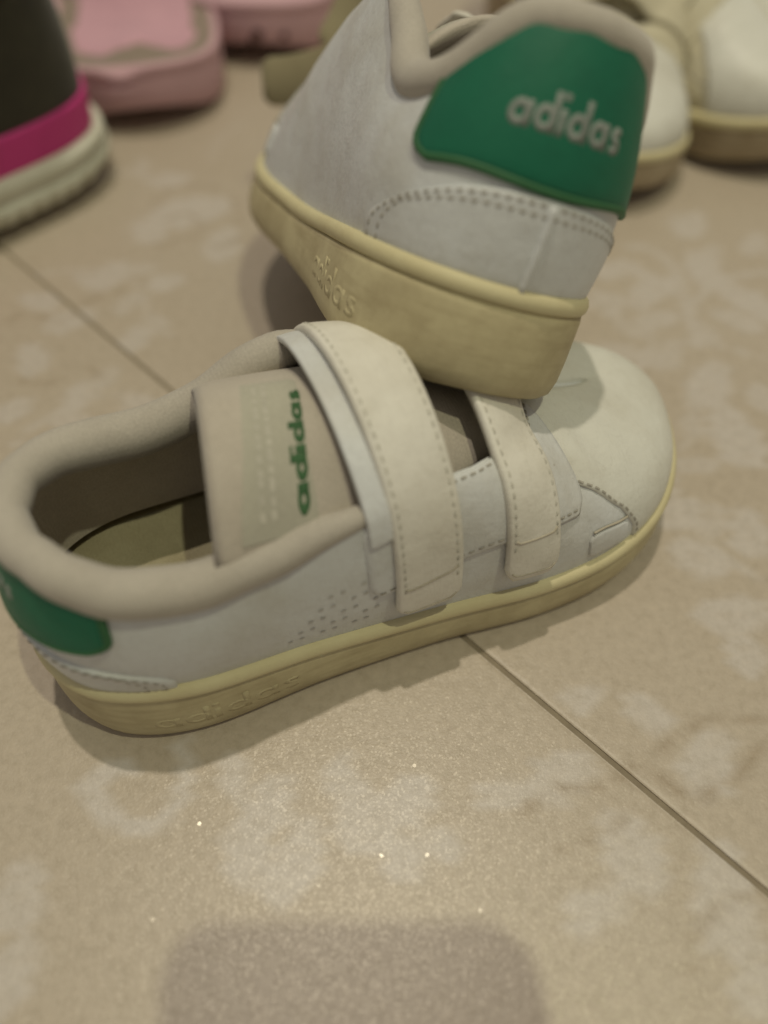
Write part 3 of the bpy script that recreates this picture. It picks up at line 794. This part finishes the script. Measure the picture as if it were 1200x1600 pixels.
# ------------------------------------------------------------------ black trainer with a magenta rand
def trainer(M):
    root = empty('trainer', M); tag(root, 'black fabric trainer, heel with magenta band above a ridged white sole, at the left edge', 'shoe')
    sh = Shape(RX=(0, 10, 30, 60, 90, 105, 118, 130, 150), RZ=(72, 68, 58, 70, 80, 76, 70, 60, 50), gap=False, inner=0)
    zt = lambda x: 17.0+spring(x)*1.2; zb = lambda x: 3.0+3.5*np.clip((30-x)/30, 0, 1)**2+spring(x)
    sh.base = lambda u: np.concatenate([outl(u)-onorm(u)*2.2, zt(outl(u)[..., :1])-1.0], -1)
    u = np.linspace(0, 1, 260, endpoint=False); o = outl(u); nn = onorm(u); x = o[:, 0]
    lug = 1.7*np.sign(np.sin(u*2*np.pi*62))
    hz = lambda f: zb(x)+(zt(x)-zb(x))*f
    rows = [(-8, hz(.02), 0), (-2.2, hz(.01), 0), (-.2, hz(.08), 1), (1.0, hz(.2), 1), (2.0, hz(.33), .4), (2.2, hz(.42), 0), (1.6, hz(.48), 0), (.6, hz(.53), 0), (.6, hz(.6), 0), (1.4, hz(.68), 0), (1.9, hz(.8), 0), (1.5, hz(.92), 0), (.2, hz(.99), 0), (-3, hz(1.0), 0)]
    A = Acc(); A.grid(np.stack([np.concatenate([o+nn*(d+lug*k*.6)[:, None], (z+lug*k*.25)[:, None]], 1) for d, z, k in rows], 1), cu=True)
    A.build('sole', MAT['whitesole'], root)
    Ug, Vg = np.meshgrid(np.linspace(0, 1, 140, endpoint=False), np.concatenate([np.linspace(0, .9, 16), [.95, 1.0]]), indexing='ij')
    A = Acc(); A.grid(sh.at(Ug, Vg, 0.0), cu=True); A.build('upper', MAT['dark'], root, merge=1e-5)
    A = Acc(); A.grid(sh.at(Ug, Vg, -2.0), cu=True); A.build('lining', MAT['dark'], root)
    A = Acc(); ua = float(u_of(66, -1)); ub = float(u_of(66, 1)); t = np.linspace(ub-1, ua, 70)
    tube(A, sh.at(t, np.ones(70), -1.0), 4, 12); A.build('collar', MAT['dark'], root)
    # magenta rand wrapped round the forefoot, its upper edge level with the sole
    u0, u1 = float(u_of(104, 1))-1, float(u_of(104, -1))
    fu = lambda s, t: u0+(u1-u0)*s
    su = np.linspace(0, 1, 60); vz = np.array([sh.v_of_z(u0+(u1-u0)*q, zt(float(outl(u0+(u1-u0)*q)[0]))+10.5) for q in su])
    fv = lambda s, t: t*np.interp(s, su, vz)
    A = patch(sh, fu, fv, 1.1, 110, 10, .01, .06); A.build('rand', MAT['magenta'], root)
    A = Acc()
    for q in range(5):                    # laces across the instep
        xq = 70+q*8; a = sh.at(np.array([float(u_of(xq, -1))]), np.array([.86]), 1.5)[0]; b = sh.at(np.array([float(u_of(xq, 1))]), np.array([.86]), 1.5)[0]
        k = np.linspace(0, 1, 12)[:, None]; P = a+(b-a)*k; P[:, 2] += 10*(4*k*(1-k))[:, 0]; tube(A, P, 2.0, 8, flat=.5)
    A.build('lace', MAT['dark'], root)
    return root
trainer(toe_at(132, 192, .012, rad_(224), 1.12, tip=(2, 0)))

# ------------------------------------------------------------------ pink foam slides
def slide(M, label, marks=False, notch=False, grime=True):
    root = empty('foam_slide', M); tag(root, label, 'slipper', 'pink foam slippers')
    n = 150; a = np.linspace(0, 2*np.pi, n, endpoint=False)
    # heel round at x = 0, waist, broad rounded toe
    ct = np.array([(0, 0), (3, -14), (11, -24.5), (25, -31), (45, -32.5), (75, -32), (105, -36), (130, -35), (150, -25), (160, -6), (161, 10), (152, 26), (132, 35), (105, 35.5), (75, 31), (45, 32), (25, 31), (11, 24.5), (3, 14)], float)
    P_, S_, per = _dense(ct)
    u = np.linspace(0, 1, n, endpoint=False); o = np.stack([np.interp(u, S_, P_[:, 0]), np.interp(u, S_, P_[:, 1])], 1)
    t = np.roll(o, -1, 0)-np.roll(o, 1, 0); t /= np.linalg.norm(t, axis=1, keepdims=True); nn = np.stack([t[:, 1], -t[:, 0]], 1)
    if (nn[0]*np.array([-1, 0])).sum() < 0: nn = -nn
    x = o[:, 0]
    lift = 8*np.clip((26-x)/26, 0, 1)**2+8*np.clip((x-110)/50, 0, 1)**2
    H = 21+lift*.45
    wob = .35*np.sin(u*40)+.25*np.sin(u*91+1)
    nt = np.exp(-((np.arange(n)-(n*.985) + n/2) % n - n/2)**2/5.0) if notch else np.zeros(n)
    rows = [(-9, lift+.3, 0), (-3.0, lift+.2, 0), (-1.0, lift+1.0, 0), (.4, lift+3.2, 0), (.9, H*.5+lift*.4, 0), (.5, H-5, 0), (.3, H-3.2, 1), (1.1, H-2.0, 1), (1.3, H-.7, 1), (.7, H+.3, 1), (-.6, H+.6, 1), (-1.6, H+.2, 0), (-2.6, H-1.4, 0)]
    A = Acc(); A.grid(np.stack([np.concatenate([o+nn*(d+wob*.6)[:, None], (z-nt*k*3.0+wob*.3)[:, None]], 1) for d, z, k in rows], 1), cu=True)
    A.grid(np.stack([np.concatenate([np.array([78., 0])+(o-np.array([78., 0]))*k*.9, (lift*(k > .9)+.5)[:, None]], 1) for k in (1, .6, .2, .01)], 1), cu=True)
    A.build('sole', MAT['pink'], root)
    c = np.array([78., 0])
    def inn(d): return o-nn*d
    A = Acc(); hl = (np.clip(-nn[:, 0], 0, 1)**1.5*(x < 40))[:, None]
    lv = [(1.5, -.15), (3, -.5), (7, -.9), (13, -1.1), (30, -1.2)]
    A.grid(np.stack([np.concatenate([inn(d+0*x[:, None]), (H+dz)[:, None]], 1) for d, dz in lv], 1), cu=True)
    A.build('footbed_rim', MAT['grime' if grime else 'pink'], root)
    A = Acc(); e = inn(((8.3+.9*np.sin(u*50)+.6*np.sin(u*133))[:, None]+13*hl))
    A.grid(np.stack([np.concatenate([c+(e-c)*k, (H*(k > .7)+21.5*(k <= .7)-1.3+dz)[:, None]], 1) for k, dz in ((1, 0), (.985, .7), (.9, .95), (.6, .4), (.3, .3), (.01, .3))], 1), cu=True)
    A.build('footbed_pad', MAT['pinkpad'], root)
    # broad band over the instep
    xs = np.linspace(82, 128, 14); ph = np.linspace(0, np.pi, 26)
    X, PH = np.meshgrid(xs, ph, indexing='ij'); rise = 42-8*ss(82, 128, X)
    def band(d): return np.stack([X+3*np.cos(PH)**2, (35.0+d)*np.cos(PH), 10+(rise+d)*np.sin(PH)**.7], -1)
    G = np.concatenate([band(2.2), band(-2.2)[:, ::-1]], 1); A = Acc(); A.grid(G, cv=True); A.build('strap', MAT['pink'], root)
    if marks:
        A = Acc()
        for q, (uu_, z0, L, W) in enumerate([(.012, 9, 5, 2.0), (.034, 8.5, 3.4, 1.6), (.001, 6.5, 2.6, 1.2)]):
            i = int(uu_*n) % n; p = o[i]+nn[i]*1.25; tt = t[i]; k = np.linspace(0, 2*np.pi, 12, endpoint=False)
            A.add(np.stack([np.array([*(p+tt*math.cos(w_)*W*(1+.3*math.sin(3*w_))), z0+lift[i]*.5+math.sin(w_)*L*.5]) for w_ in k]), [tuple(range(12))])
        A.build('scuff', MAT['stain'], root, smooth=False)
    return root
def heel_at(px, py, yaw, scale=1.0):
    g = ground(px, py, .003); return pose((g[0], g[1], 0), yaw, 0, 0, scale)
slide(heel_at(234, 195, rad_(103), .98), 'pink foam slipper with a dirty rim round its footbed, beside the black trainer', notch=True)
slide(heel_at(398, 92, rad_(86), .98), 'pink foam slipper with dark scuffs on its heel, at the top edge', marks=True, grime=False)

# ------------------------------------------------------------------ the phone that takes the picture (its rounded shadow lies on the floor)
def phone():
    lamp = Vector((0.25, -0.13, 1.0))*2.3+Vector((0, .1, 0))
    fwd = Vector((0, math.cos(CAM_PITCH), -math.sin(CAM_PITCH))); up = Vector((0, math.sin(CAM_PITCH), math.cos(CAM_PITCH)))
    C0 = Vector((0, 0, CAM_H))-fwd*.0025
    def back(px, py):
        g = Vector(ground(px, py)); d = lamp-g; t = (C0-g).dot(fwd)/d.dot(fwd); q = g+d*t-C0; return q.x, q.dot(up)
    x0 = back(268, 1540)[0]; x1 = back(852, 1540)[0]; y1 = back(560, 1431)[1]
    print('phone', x0, x1, y1)
    W = x1-x0; Hh = .155; r = .0085; th = .0085
    bm = bmesh.new(); pts = []
    for cx, cy, a0 in ((x1-r, y1-r, 0), (x0+r, y1-r, 90), (x0+r, y1-Hh+r, 180), (x1-r, y1-Hh+r, 270)):
        for k in range(9):
            a = math.radians(a0+k*90/8); pts.append((cx+r*math.cos(a), cy+r*math.sin(a)))
    A = Acc(); cx, cy = (x0+x1)/2, y1-Hh/2
    def ring(d, z): return [((px-cx)*(1-d/(W/2))+cx, (py-cy)*(1-d/(Hh/2))+cy, z) for px, py in pts]
    G = np.array([ring(.002, 0), ring(.0006, .0006), ring(0, .002), ring(0, th-.002), ring(.0006, th-.0006), ring(.002, th)]).transpose(1, 0, 2)
    A.grid(G, cu=True); m = len(pts)
    A.F.append(tuple(i*6 for i in range(m))); A.F.append(tuple(i*6+5 for i in range(m)))
    M = Matrix((( 1, 0, 0, C0.x), (0, up.y, -fwd.y, C0.y), (0, up.z, -fwd.z, C0.z), (0, 0, 0, 1)))
    root = empty('smartphone', M); tag(root, 'dark smartphone held flat above the tiles, casting the rounded shadow', 'phone')
    A.build('body', MAT['phone'], root, scale=1, smooth=False)
    B = Acc(); s = ring(.0035, th+.0003); B.add(s, [tuple(range(m))]); B.build('screen', MAT['phone'], root, scale=1, smooth=False)
phone()
